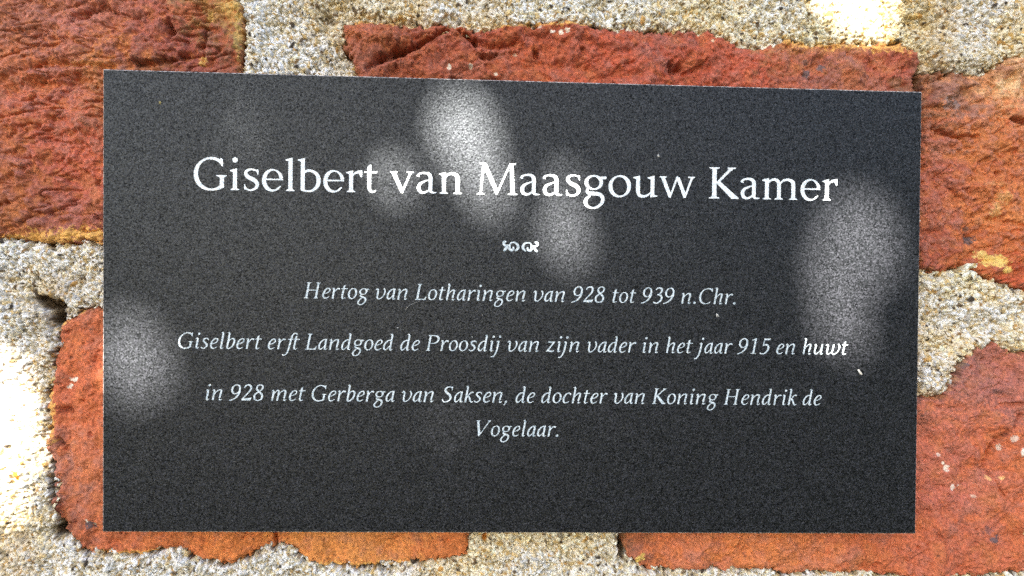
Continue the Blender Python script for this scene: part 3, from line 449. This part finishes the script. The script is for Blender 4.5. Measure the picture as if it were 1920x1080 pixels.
ITAL = {   # drawn upright, slanted afterwards
 ' ': (250, []),
 'H': (778, stem(106, 184, 18, 676) + foot(106, 184, 52, 52) + foot(106, 184, 52, 52, 692, -1) + stem(520, 598, 18, 676) + foot(520, 598, 52, 52) + foot(520, 598, 52, 52, 692, -1) + stem(180, 524, 340, 372)),
 'C': (667, A(370, 343, 300, 340, 48, 312, 80, 30, 14, w0=48, w1=30) + P((540, 690), (572, 690), (592, 540), (570, 540), (530, 610))),
 'G': (722, A(370, 343, 300, 340, 46, 315, 80, 30, 14, w0=48) + P((560, 690), (590, 690), (604, 530), (580, 530), (540, 610)) + stem(540, 614, 60, 290) + P((480, 292), (480, 312), (660, 312), (660, 292), (614, 262), (540, 262)) + S((614, 80, 40), (520, 30, 44), (370, 3, 32))),
 'L': (556, stem(106, 184, 18, 676) + foot(106, 184, 52, 52) + foot(106, 184, 52, 52, 692, -1) + P((180, 0), (180, 36), (480, 40), (490, 0)) + P((440, 34), (500, 150), (524, 150), (500, 0), (440, 0))),
 'P': (611, stem(106, 184, 18, 676) + foot(106, 184, 52, 60) + foot(106, 184, 52, 10, 692, -1) + S((170, 672, 32), (330, 668, 40), (470, 620, 66), (520, 520, 78), (480, 400, 66), (360, 330, 36), (230, 325, 26))),
 'S': (556, S((440, 560, 24), (410, 640, 34), (310, 676, 38), (190, 640, 62), (140, 545, 74), (200, 440, 82), (350, 330, 88), (430, 210, 80), (390, 80, 62), (260, 10, 38), (140, 25, 38), (70, 130, 26)) + P((415, 690), (445, 690), (448, 510), (430, 510))),
 'K': (667, stem(106, 184, 18, 676) + foot(106, 184, 52, 52) + foot(106, 184, 52, 52, 692, -1) + P((176, 350), (214, 330), (540, 672), (468, 672)) + foot(470, 530, 36, 70, 692, -1) + P((200, 330), (270, 375), (570, 50), (650, 14), (650, 0), (500, 0))),
 'V': (722, P((60, 675), (142, 675), (300, 110), (262, 0), (226, 0)) + P((230, 0), (268, 0), (628, 675), (590, 675)) + foot(70, 134, 44, 52, 692, -1) + foot(588, 628, 54, 46, 692, -1)),
 'a': (444, S((345, 430, 40), (270, 452, 38), (170, 400, 52), (90, 280, 64), (72, 150, 70), (100, 50, 58), (165, 22, 40), (250, 100, 28), (320, 220, 22)) + P((290, 470), (366, 480), (360, 60), (290, 60)) + ext(326)),
 'b': (463, stem(84, 156, 60, 690) + S((40, 690, 16), (90, 712, 34), (130, 706, 40)) + S((130, 280, 24), (200, 410, 40), (290, 448, 52), (368, 400, 68), (386, 280, 74), (340, 130, 66), (240, 28, 44), (150, 14, 44), (110, 60, 60))),
 'c': (407, S((352, 375, 50), (335, 430, 40), (265, 452, 36), (160, 400, 54), (90, 270, 68), (80, 130, 72), (140, 28, 52), (240, 18, 36), (350, 82, 18))),
 'd': (500, S((345, 420, 40), (270, 445, 38), (170, 400, 52), (90, 280, 64), (72, 150, 70), (100, 50, 58), (165, 22, 40), (250, 100, 28), (330, 220, 22)) + stem(312, 384, 60, 690) + S((260, 690, 16), (310, 712, 34), (352, 706, 40)) + ext(348)),
 'e': (389, S((90, 215, 22), (220, 245, 30), (320, 320, 44), (318, 410, 50), (250, 448, 38), (155, 400, 54), (88, 270, 68), (80, 130, 72), (140, 28, 52), (235, 18, 36), (345, 82, 18))),
 'f': (278, S((450, 650, 46), (400, 708, 38), (300, 690, 50), (245, 590, 62), (215, 420, 68), (200, 200, 70), (185, 0, 68), (140, -170, 58), (50, -255, 40), (-50, -235, 44)) + stem(90, 330, 425, 456)),
 'g': (500, A(235, 325, 140, 125, 0, 360, 66, 26, 8) + S((190, 212, 24), (140, 165, 40), (150, 120, 54), (250, 85, 66), (360, 40, 70), (400, -50, 66), (350, -180, 50), (230, -250, 34), (120, -215, 48), (90, -130, 60), (150, -20, 48), (230, 50, 30)) + P((330, 440), (468, 455), (470, 415), (370, 385))),
 'h': (500, stem(76, 148, 0, 690) + S((32, 690, 16), (80, 712, 34), (120, 706, 40)) + S((130, 230, 22), (200, 370, 34), (300, 448, 48), (368, 420, 66), (370, 320, 70), (350, 200, 70), (348, 100, 68)) + ext(348)),
 'i': (278, stem(94, 166, 60, 450) + ent(94, 462) + ext(128) + D(150, 650, 50)),
 'j': (278, S((136, 455, 70), (130, 250, 70), (120, 50, 68), (80, -120, 60), (0, -235, 42), (-90, -240, 40)) + ent(100, 462) + D(160, 650, 50)),
 'k': (444, stem(76, 148, 0, 690) + S((32, 690, 16), (80, 712, 34), (120, 706, 40)) + S((140, 235, 22), (200, 300, 30), (270, 420, 40), (350, 445, 50), (400, 425, 34)) + S((150, 255, 50), (240, 230, 60), (300, 120, 66), (350, 30, 60), (400, 12, 34), (455, 50, 16))),
 'l': (278, stem(94, 166, 60, 690) + S((50, 690, 16), (98, 712, 34), (138, 706, 40)) + ext(130)),
 'm': (778, stem(80, 152, 0, 430) + ent(86, 462) + S((130, 230, 22), (190, 370, 34), (270, 448, 48), (332, 420, 62), (340, 320, 68), (335, 0, 68)) + S((365, 230, 22), (430, 370, 34), (540, 448, 48), (622, 420, 66), (630, 320, 70), (618, 100, 68)) + ext(618)),
 'n': (556, stem(86, 158, 0, 430) + ent(92, 462) + S((140, 230, 22), (210, 370, 34), (330, 448, 48), (412, 420, 66), (418, 320, 70), (402, 200, 70), (398, 100, 68)) + ext(398)),
 'o': (444, A(224, 232, 156, 222, 0, 360, 74, 28, 12)),
 'r': (389, stem(86, 158, 0, 430) + ent(92, 462) + S((140, 260, 22), (200, 370, 34), (270, 440, 50), (345, 430, 60)) + D(340, 425, 34)),
 's': (389, S((325, 375, 30), (290, 430, 34), (210, 450, 38), (120, 410, 56), (112, 340, 62), (190, 265, 70), (275, 195, 72), (290, 110, 62), (220, 30, 44), (120, 14, 36), (50, 70, 34))),
 't': (333, P((110, 430), (182, 440), (182, 600), (110, 560)) + S((146, 440, 72), (138, 250, 72), (132, 110, 70), (150, 30, 54), (200, 14, 36), (280, 52, 16)) + stem(40, 310, 428, 460)),
 'u': (556, S((118, 440, 70), (112, 250, 70), (108, 110, 68), (150, 26, 54), (230, 40, 34), (330, 150, 24), (370, 220, 20)) + ent(90, 462) + stem(362, 434, 60, 462) + ext(398)),
 'v': (500, S((20, 395, 22), (55, 440, 44), (100, 440, 60), (128, 350, 70), (126, 200, 72), (150, 60, 60), (230, 14, 42), (330, 70, 34), (410, 200, 44), (430, 330, 56), (390, 440, 56), (345, 462, 40))),
 'w': (722, S((20, 395, 22), (55, 440, 44), (100, 440, 60), (122, 350, 68), (118, 180, 70), (140, 50, 58), (210, 20, 42), (300, 100, 30), (360, 250, 24), (375, 455, 60)) + S((375, 455, 62), (362, 250, 68), (358, 120, 66), (390, 30, 52), (470, 14, 40), (570, 80, 34), (640, 210, 46), (655, 330, 58), (615, 440, 56), (570, 462, 40))),
 'z': (444, P((60, 405), (70, 462), (370, 455), (360, 405)) + P((300, 440), (372, 450), (120, 20), (40, 20)) + S((50, 30, 44), (150, 45, 50), (260, 22, 56), (340, 20, 44), (385, 80, 22))),
 '.': (250, D(118, 40, 54)),
 ',': (250, D(125, 40, 50) + P((100, 20), (170, 50), (75, -120), (52, -112))),
 '1': (500, stem(220, 296, 20, 680) + foot(220, 296, 76, 76) + P((100, 590), (100, 612), (225, 690), (296, 700), (296, 640), (220, 620))),
 '2': (500, S((80, 545, 36), (120, 640, 52), (220, 680, 52), (330, 640, 74), (370, 530, 78), (320, 390, 64), (200, 230, 46), (70, 50, 44)) + P((40, 0), (50, 62), (410, 62), (440, 120), (458, 120), (430, 0))),
 '3': (500, S((90, 590, 36), (140, 665, 46), (240, 680, 54), (345, 630, 74), (350, 510, 72), (270, 410, 46), (180, 375, 30)) + S((180, 375, 28), (300, 365, 56), (390, 290, 78), (400, 180, 80), (320, 50, 62), (180, 5, 42), (60, 40, 44))),
 '5': (500, P((130, 350), (162, 350), (185, 630), (150, 685)) + P((150, 620), (150, 690), (430, 690), (420, 620)) + S((140, 360, 26), (240, 415, 50), (350, 385, 72), (398, 270, 82), (370, 130, 76), (260, 25, 52), (140, 5, 42), (50, 45, 42))),
 '8': (500, S((245, 400, 60), (150, 460, 66), (110, 560, 66), (150, 655, 48), (255, 685, 36), (350, 640, 58), (370, 560, 62), (330, 470, 50), (240, 400, 56), (150, 330, 60)) + S((150, 330, 50), (78, 250, 70), (70, 150, 76), (120, 45, 54), (240, 2, 36), (370, 50, 62), (405, 160, 76), (370, 270, 72), (250, 380, 66))),
 '9': (500, A(230, 480, 165, 198, -10, 350, 74, 32, 10) + S((392, 470, 70), (400, 360, 76), (350, 210, 66), (240, 80, 52), (120, 15, 42), (30, -10, 40))),
}
def glyph_line(text, font, slant=0.0):
    """words of one printed line as lists of convex polygons, in 1/1000 em"""
    x, words, cur = 0.0, [], []
    for ch in text+' ':
        w, polys = font[ch]
        if ch == ' ':
            if cur: words.append(cur); cur = []
        for q in polys:
            q = q+np.array([x, 0.]); q[:, 0] += slant*q[:, 1]; cur.append(q)
        x += w
    return words, x-250

def hull(p):
    p = sorted(map(tuple, p)); 
    def half(s):
        o = []
        for q in s:
            while len(o) > 1 and (o[-1][0]-o[-2][0])*(q[1]-o[-2][1])-(o[-1][1]-o[-2][1])*(q[0]-o[-2][0]) <= 0: o.pop()
            o.append(q)
        return o[:-1]
    return np.array(half(p)+half(p[::-1]))
OCT = [(math.cos(k*math.pi/4), math.sin(k*math.pi/4)) for k in range(8)]
def glyph_mesh(polys, bold, cell=9.0, ss=3):
    """true union of the strokes: coverage on a grid, then marching squares"""
    allp = np.concatenate(polys); lo = allp.min(0)-bold-2*cell; hi = allp.max(0)+bold+2*cell
    nx, ny = [int(v) for v in np.ceil((hi-lo)/cell)]; st = cell/ss
    B = np.zeros((ny*ss, nx*ss), np.float32)
    for q in polys:
        p = hull(np.concatenate([q+np.array(o)*bold for o in OCT])); p = (p-lo)/st
        a0 = np.maximum(np.floor(p.min(0)).astype(int)-1, 0); a1 = np.ceil(p.max(0)).astype(int)+1
        X, Y = np.meshgrid(np.arange(a0[0], min(a1[0], nx*ss))+.5, np.arange(a0[1], min(a1[1], ny*ss))+.5); m = np.ones(X.shape, bool)
        for i in range(len(p)):
            s, e = p[i], p[(i+1) % len(p)]; m &= (e[0]-s[0])*(Y-s[1])-(e[1]-s[1])*(X-s[0]) >= 0
        B[a0[1]:a0[1]+m.shape[0], a0[0]:a0[0]+m.shape[1]][m] = 1
    G = B.reshape(ny, ss, nx, ss).mean((1, 3))-.5
    V, T, cache = [], [], {}
    def vert(key, x, y):
        if key not in cache: cache[key] = len(V); V.append((lo[0]+(x+.5)*cell, lo[1]+(y+.5)*cell))
        return cache[key]
    for j in range(ny-1):
        row = G[j:j+2]
        act = np.nonzero((row[:, :-1] > 0).any(0) | (row[:, 1:] > 0).any(0))[0]
        for i in act:
            c = [(i, j), (i+1, j), (i+1, j+1), (i, j+1)]; g = [G[y, x] for x, y in c]; poly = []
            for k in range(4):
                (x, y), (X, Y), a, b2 = c[k], c[(k+1) % 4], g[k], g[(k+1) % 4]
                if a > 0: poly.append(vert((x, y), x, y))
                if (a > 0) != (b2 > 0):
                    t = a/(a-b2); kk = ((x, y), (X, Y)) if (x, y) < (X, Y) else ((X, Y), (x, y))
                    poly.append(vert(kk, x+(X-x)*t, y+(Y-y)*t))
            for k in range(1, len(poly)-1): T.append((poly[0], poly[k], poly[k+1]))
    return np.array(V).reshape(-1, 2), np.array(T, int).reshape(-1, 3)
GC = {}
def letters(text, font, slant, bold, fname):
    x = 0.0; V, T = [], []; nv = 0; words = []
    for ch in text:
        w, polys = font[ch]
        if polys:
            if (fname, ch) not in GC:
                sl = [np.stack([q[:, 0]+slant*q[:, 1], q[:, 1]], 1) for q in polys]; GC[(fname, ch)] = glyph_mesh(sl, bold)
            v, t = GC[(fname, ch)]; V.append(v+[x, 0]); T.append(t+nv); nv += len(v)
        x += w
    return np.concatenate(V), np.concatenate(T)
def ink(name, lo_c, hi_c):
    global n, b
    M, n, b = principled(name, .55, .4)
    tc = n.nodes.new('ShaderNodeTexCoord'); no = n.nodes.new('ShaderNodeTexNoise'); no.inputs['Scale'].default_value = 2400; no.inputs['Detail'].default_value = 2
    n.links.new(tc.outputs['Object'], no.inputs['Vector'])
    cr = n.nodes.new('ShaderNodeValToRGB'); cr.color_ramp.elements[0].position = .32; cr.color_ramp.elements[0].color = lo_c; cr.color_ramp.elements[1].position = .58; cr.color_ramp.elements[1].color = hi_c
    n.links.new(no.outputs['Fac'], cr.inputs['Fac']); n.links.new(cr.outputs['Color'], b.inputs['Base Color']); return M
M_ink = ink('white_print', (.50, .56, .58, 1), (.84, .86, .87, 1)); M_ink2 = ink('pale_print', (.26, .33, .36, 1), (.62, .68, .71, 1))
def place_line(name, V, T, pl, pr, label=None, ymid=None):
    a = px_to_wall(pl[0], pl[1], YF); c = px_to_wall(pr[0], pr[1], YF); ex = c-a; L = np.linalg.norm(ex); ex /= L
    ez = np.array([-ex[2], 0, ex[0]]); s = L/(V[:, 0].max()-V[:, 0].min()); x = (V[:, 0]-V[:, 0].min())*s; y = V[:, 1]*s
    W = a+x[:, None]*ex+y[:, None]*ez; W[:, 1] = YF-.00003
    print(name, 'em mm', s*1e6)
    o = mesh_np(name, W, T, M_ink if name == 'title_lettering' else M_ink2, plaque, smooth=False)
    if label: o['label'] = label
    return o
IT = .176
LINES = [("Giselbert van Maasgouw Kamer", ROMAN, 0, 2, (363, 355), (1570, 376), 'title'),
         ("Hertog van Lotharingen van 928 tot 939 n.Chr.", ITAL, IT, 2, (570, 559), (1379, 570.5), 'i'),
         ("Giselbert erft Landgoed de Proosdij van zijn vader in het jaar 915 en huwt", ITAL, IT, 2, (334, 653), (1590, 665), 'i'),
         ("in 928 met Gerberga van Saksen, de dochter van Koning Hendrik de", ITAL, IT, 2, (386, 750), (1540, 760), 'i'),
         ("Vogelaar.", ITAL, IT, 2, (893, 817.5), (1047, 818.5), 'i')]
for t, f, sl_, bo, a, c, fn in LINES:
    V, T = letters(t, f, sl_, bo, fn)
    place_line('title_lettering' if fn == 'title' else 'text_line', V, T, a, c)
def mir(ps): return [np.stack([-q[:, 0], q[:, 1]], 1) for q in ps]
half = (S((-285, 95, 24), (-325, 80, 50), (-330, 35, 44), (-290, 5, 40), (-275, -25, 46), (-310, -70, 46), (-335, -95, 22)) + S((-290, 5, 30), (-240, 20, 30), (-215, 0, 36), (-215, -50, 44), (-180, -75, 44), (-145, -55, 42), (-140, -10, 26))
        + S((-215, 0, 26), (-200, 60, 26), (-160, 78, 22), (-105, 72, 30), (-62, 38, 42), (-48, -10, 50), (-62, -52, 42), (-105, -90, 22)))
V, T = glyph_mesh(half+mir(half), 2, 5.0)
place_line('ornament', V, T, (942, 461.5), (1010, 463))
# specks of lime and pollen stuck to the plate
M_speck, n, b = principled('lime_speck', .9, .2); b.inputs['Base Color'].default_value = (.5, .48, .44, 1)
M_pollen, n, b = principled('pollen_speck', .9, .2); b.inputs['Base Color'].default_value = (.28, .23, .09, 1)
def speck(u, v, pts, mat, h=.0002):
    P3 = [px_to_wall(u+x, v+y, YF-.00001) for x, y in pts]; c = np.mean(P3, 0); c[1] -= h; k = len(pts)
    mesh_np('speck', P3+[c], [[(i+1) % k, i, k] for i in range(k)], mat, plaque, smooth=False)
speck(1612, 698, [(-4, -5), (-1, -5), (2, -1), (5, 3), (4, 5), (0, 3), (-2, 0)], M_speck)
speck(1345, 591, [(-2, -4), (1, -2), (4, 2), (-2, 3)], M_speck); speck(1234, 292, [(-2, -1), (1, -3), (3, 1), (0, 3)], M_speck)
speck(300, 192, [(-2, -2), (2, -2), (3, 1), (0, 4), (-2, 2)], M_pollen); speck(745, 615, [(-1.5, -1.5), (2, -1), (1, 2)], M_speck)
for k in range(4):
    u, v = rnd.uniform(220, 1690), rnd.uniform(190, 980); s = rnd.uniform(.7, 1.5)
    speck(u, v, [(-s, -s), (s, -s*.6), (s*.5, s)], M_speck, .0001)
def fibre(pts, r=.000018):
    c = spline([(a, b2) for a, b2 in pts], 6); W = px_to_wall(c[:, 0], c[:, 1], YF-.0001)
    d = np.gradient(W, axis=0); d /= np.linalg.norm(d, axis=1)[:, None]; up = np.stack([-d[:, 2], 0*d[:, 0], d[:, 0]], 1)
    V = np.concatenate([W+up*r, W+np.array([0, -r, 0]), W-up*r]); k = len(W)
    F = [[i, i+1, k+i+1, k+i] for i in range(k-1)]+[[k+i, k+i+1, 2*k+i+1, 2*k+i] for i in range(k-1)]
    mesh_np('fibre', V, F, M_speck, plaque)
fibre([(760, 582), (766, 574), (775, 569), (786, 565)])

# ------------------------------------------------------------------ the tree branch over the viewer that breaks up the sunlight
YP = YF
def spot_c(u, v, y=YF): return px_to_wall(u, v, y)
e1 = np.cross(SUN, [0, 0, 1.]); e1 /= np.linalg.norm(e1); e2 = np.cross(e1, SUN)
DIST = 1.15
O = np.array([0, 0, BASE_Z])
def to_plane(p): q = p-O; return np.array([q@e1, q@e2])
HOLES = [(872, 252, 5.6, YF), (892, 300, 3.6, YF), (918, 355, 3.6, YF), (738, 338, 2.6, YF), (1062, 345, 1.8, YF), (1066, 395, 2.2, YF), (1066, 448, 3.7, YF), (1030, 430, 1.6, YF), (1612, 450, 7.8, YF), (1575, 515, 6.2, YF), (1578, 595, 5.4, YF), (1598, 635, 2.6, YF), (248, 675, 6.6, YF), (470, 212, .7, YF), (457, 245, .6, YF), (443, 278, .7, YF), (838, 800, 1.3, YF),
         (-14, 725, 4.5, 0), (2, 810, 5.5, 0), (-14, 905, 4.0, 0), (1612, -24, 6.0, 0), (1585, -70, 7, 0), (-60, 860, 9, 0)]
HP = [(to_plane(spot_c(u, v, y)), r*1e-3) for u, v, r, y in HOLES]
cor = np.array([to_plane(px_to_wall(u, v, 0.)) for u, v in ((-330, -300), (2250, -300), (2250, 1380), (-330, 1380))])
lo, hi = cor.min(0)-.012, cor.max(0)+.012; RS = .0008
nx, ny = [int(q) for q in (hi-lo)/RS]; cover = np.zeros((ny, nx), bool); hole = np.zeros((ny, nx), bool)
gx, gy = np.meshgrid(lo[0]+(np.arange(nx)+.5)*RS, lo[1]+(np.arange(ny)+.5)*RS)
for c, r in HP: hole |= (gx-c[0])**2+(gy-c[1])**2 < r*r
hole_int = hole
LV, LF = [], []
LEAF = np.array([(0, -1), (.34, -.62), (.46, -.15), (.40, .3), (.20, .7), (0, 1.05), (-.20, .7), (-.40, .3), (-.46, -.15), (-.34, -.62)])
def leaf_at(cx, cy, size, ang, depth):
    c, s = math.cos(ang), math.sin(ang); p = LEAF*size*.5; p = np.stack([p[:, 0]*c-p[:, 1]*s+cx, p[:, 0]*s+p[:, 1]*c+cy], 1); return p
def add_leaf(p, c0, depth, tilt, azt):
    k = len(LV); mid = p.mean(0); pts = [mid]+list(p)
    for q in pts:
        d = q-c0; t = tilt*(d[0]*math.cos(azt)+d[1]*math.sin(azt))
        LV.append(O+e1*q[0]+e2*q[1]+SUN*(DIST+depth+t))
    n_ = len(p)
    for i in range(n_): LF.append((k, k+1+i, k+1+(i+1) % n_))
def try_leaf(cx, cy, size):
    ang = rnd.uniform(0, 6.283); p = leaf_at(cx, cy, size, ang, 0); a0 = np.maximum(((p.min(0)-lo)/RS).astype(int)-1, 0); a1 = ((p.max(0)-lo)/RS).astype(int)+2
    X = gx[a0[1]:a1[1], a0[0]:a1[0]]; Y = gy[a0[1]:a1[1], a0[0]:a1[0]]
    if X.size:
        m = np.ones(X.shape, bool)
        for i in range(len(p)):
            s, e = p[i], p[(i+1) % len(p)]; m &= (e[0]-s[0])*(Y-s[1])-(e[1]-s[1])*(X-s[0]) >= -1e-9
        if (m & hole[a0[1]:a1[1], a0[0]:a1[0]]).any(): return False
        if not m.any(): return False
        cover[a0[1]:a1[1], a0[0]:a1[0]] |= m
    add_leaf(p, np.array([cx, cy]), rnd.uniform(-.05, .05), rnd.uniform(-.9, .9), rnd.uniform(0, 6.283)); return True
for size, tries in ((.036, 260), (.026, 500), (.017, 900), (.010, 1500)):
    for _ in range(tries):
        fr_ = np.argwhere(~cover & ~hole) if _ % 25 == 0 else fr_
        if len(fr_) == 0: break
        j, i = fr_[rnd.randrange(len(fr_))]
        if cover[j, i]: continue
        try_leaf(gx[j, i]+rnd.uniform(-.3, .3)*size*.4, gy[j, i]+rnd.uniform(-.3, .3)*size*.4, size*rnd.uniform(.8, 1.25))
for size in (.009, .006, .004, .003):
    for j, i in rs.permutation(np.argwhere(~cover & ~hole)):
        if not cover[j, i]: try_leaf(gx[j, i], gy[j, i], size)
print('uncovered', int((~cover & ~hole).sum()), 'of', cover.size, 'leaves', len(LF)//10)
for _ in range(900):                            # the loose fringe of the branch, thinning outwards
    a = rnd.uniform(0, 6.283); rr = abs(rnd.gauss(0, .12)); m_ = .5*(lo+hi); hw = .5*(hi-lo)
    cx, cy = m_[0]+math.cos(a)*(hw[0]*1.15+rr), m_[1]+math.sin(a)*(hw[1]*1.15+rr)
    if lo[0]-.03 < cx < hi[0]+.03 and lo[1]-.03 < cy < hi[1]+.03: continue
    p = leaf_at(cx, cy, rnd.uniform(.025, .045), rnd.uniform(0, 6.283), 0); add_leaf(p, np.array([cx, cy]), rnd.uniform(-.08, .08), rnd.uniform(-.9, .9), rnd.uniform(0, 6.283))
M_leaf, n, b = principled('green_leaf', .55, .4); b.inputs['Base Color'].default_value = (.06, .12, .03, 1)
no = n.nodes.new('ShaderNodeTexNoise'); no.inputs['Scale'].default_value = 30; cr = n.nodes.new('ShaderNodeValToRGB')
cr.color_ramp.elements[0].color = (.04, .09, .02, 1); cr.color_ramp.elements[1].color = (.10, .17, .045, 1); n.links.new(no.outputs['Fac'], cr.inputs['Fac']); n.links.new(cr.outputs['Color'], b.inputs['Base Color'])
M_bark, n, b = principled('bark', .9, .2); b.inputs['Base Color'].default_value = (.10, .075, .055, 1)
branch = empty('leafy_branch', tuple(O+SUN*(DIST+.1)+e1*.5)); tag(branch, 'leafy green tree branch overhanging in front of the wall, out of the picture above', 'tree branch')
lo_ = mesh_np('leaves', np.array(LV), np.array(LF), M_leaf, branch, smooth=False); lo_['kind'] = 'stuff'
def limb(name, pts, r0_, r1_):
    pts = np.array(pts); V, F = [], []; k = 8
    for i, p in enumerate(pts):
        d = pts[min(i+1, len(pts)-1)]-pts[max(i-1, 0)]; d /= np.linalg.norm(d); a = np.cross(d, [0, 0.3, 1.]); a /= np.linalg.norm(a); b3 = np.cross(d, a); r = r0_+(r1_-r0_)*i/(len(pts)-1)
        for q in range(k): V.append(p+r*(math.cos(q*6.2832/k)*a+math.sin(q*6.2832/k)*b3))
    for i in range(len(pts)-1):
        for q in range(k): F.append((i*k+q, i*k+(q+1) % k, (i+1)*k+(q+1) % k, (i+1)*k+q))
    mesh_np(name, V, F, M_bark, branch)
def bp_(a, c, d=.085): return O+e1*a+e2*c+SUN*(DIST+d)
limb('bough', [bp_(.75, -.12, .2), bp_(.5, .02, .14), bp_(.25, .13, .11), bp_(-.05, .17, .1), bp_(-.3, .16, .1)], .014, .005)
M_hl, n, b = principled('added_hedge_leaf', .6, .3); b.inputs['Base Color'].default_value = (.035, .06, .02, 1)
added_hedge = empty('added_hedge', (1.5, -1.9, 0)); tag(added_hedge, 'unseen dark green leaf screen added behind the viewer to darken reflections in the plate', 'added_hedge')  # leaf mass added out of view to darken plate reflections and stop ground bounce
N_ = 16000; hx = rs.uniform(-3.2, 5.0, N_); top = 1.2+.80*np.clip((hx+.75)/1.1, 0, 1)+.45*np.clip(hx-.2, 0, 1)+.10*np.sin(hx*5)+.06*np.sin(hx*13)
hz = rs.uniform(0, 1, N_)*top; hy = -1.75-rs.uniform(0, .45, N_)-.08*np.sin(hx*7+hz*5)
t1 = rs.standard_normal((N_, 3)); t1 /= np.linalg.norm(t1, axis=1)[:, None]; t2 = np.cross(t1, rs.standard_normal((N_, 3))); t2 /= np.linalg.norm(t2, axis=1)[:, None]
c0 = np.stack([hx, hy, hz], 1); L_ = rs.uniform(.035, .06, (N_, 1)); W_ = L_*.5
HV = np.stack([c0-t1*L_, c0+t2*W_, c0+t1*L_, c0-t2*W_], 1).reshape(-1, 3)
ho = mesh_np('added_foliage', HV, np.arange(4*N_).reshape(-1, 4), M_hl, added_hedge, smooth=False); ho['kind'] = 'stuff'
M_ground, n, b = principled('dark_soil', .95, .2); b.inputs['Base Color'].default_value = (.06, .055, .035, 1)
no = n.nodes.new('ShaderNodeTexNoise'); no.inputs['Scale'].default_value = 3; cr = n.nodes.new('ShaderNodeValToRGB')
cr.color_ramp.elements[0].color = (.03, .035, .015, 1); cr.color_ramp.elements[1].color = (.05, .045, .03, 1); n.links.new(no.outputs['Fac'], cr.inputs['Fac']); n.links.new(cr.outputs['Color'], b.inputs['Base Color'])
g_ = mesh_np('ground', [(-60, -60, 0), (60, -60, 0), (60, .3, 0), (-60, .3, 0)], [[0, 1, 2, 3]], M_ground, smooth=False); tag(g_, kind='structure')
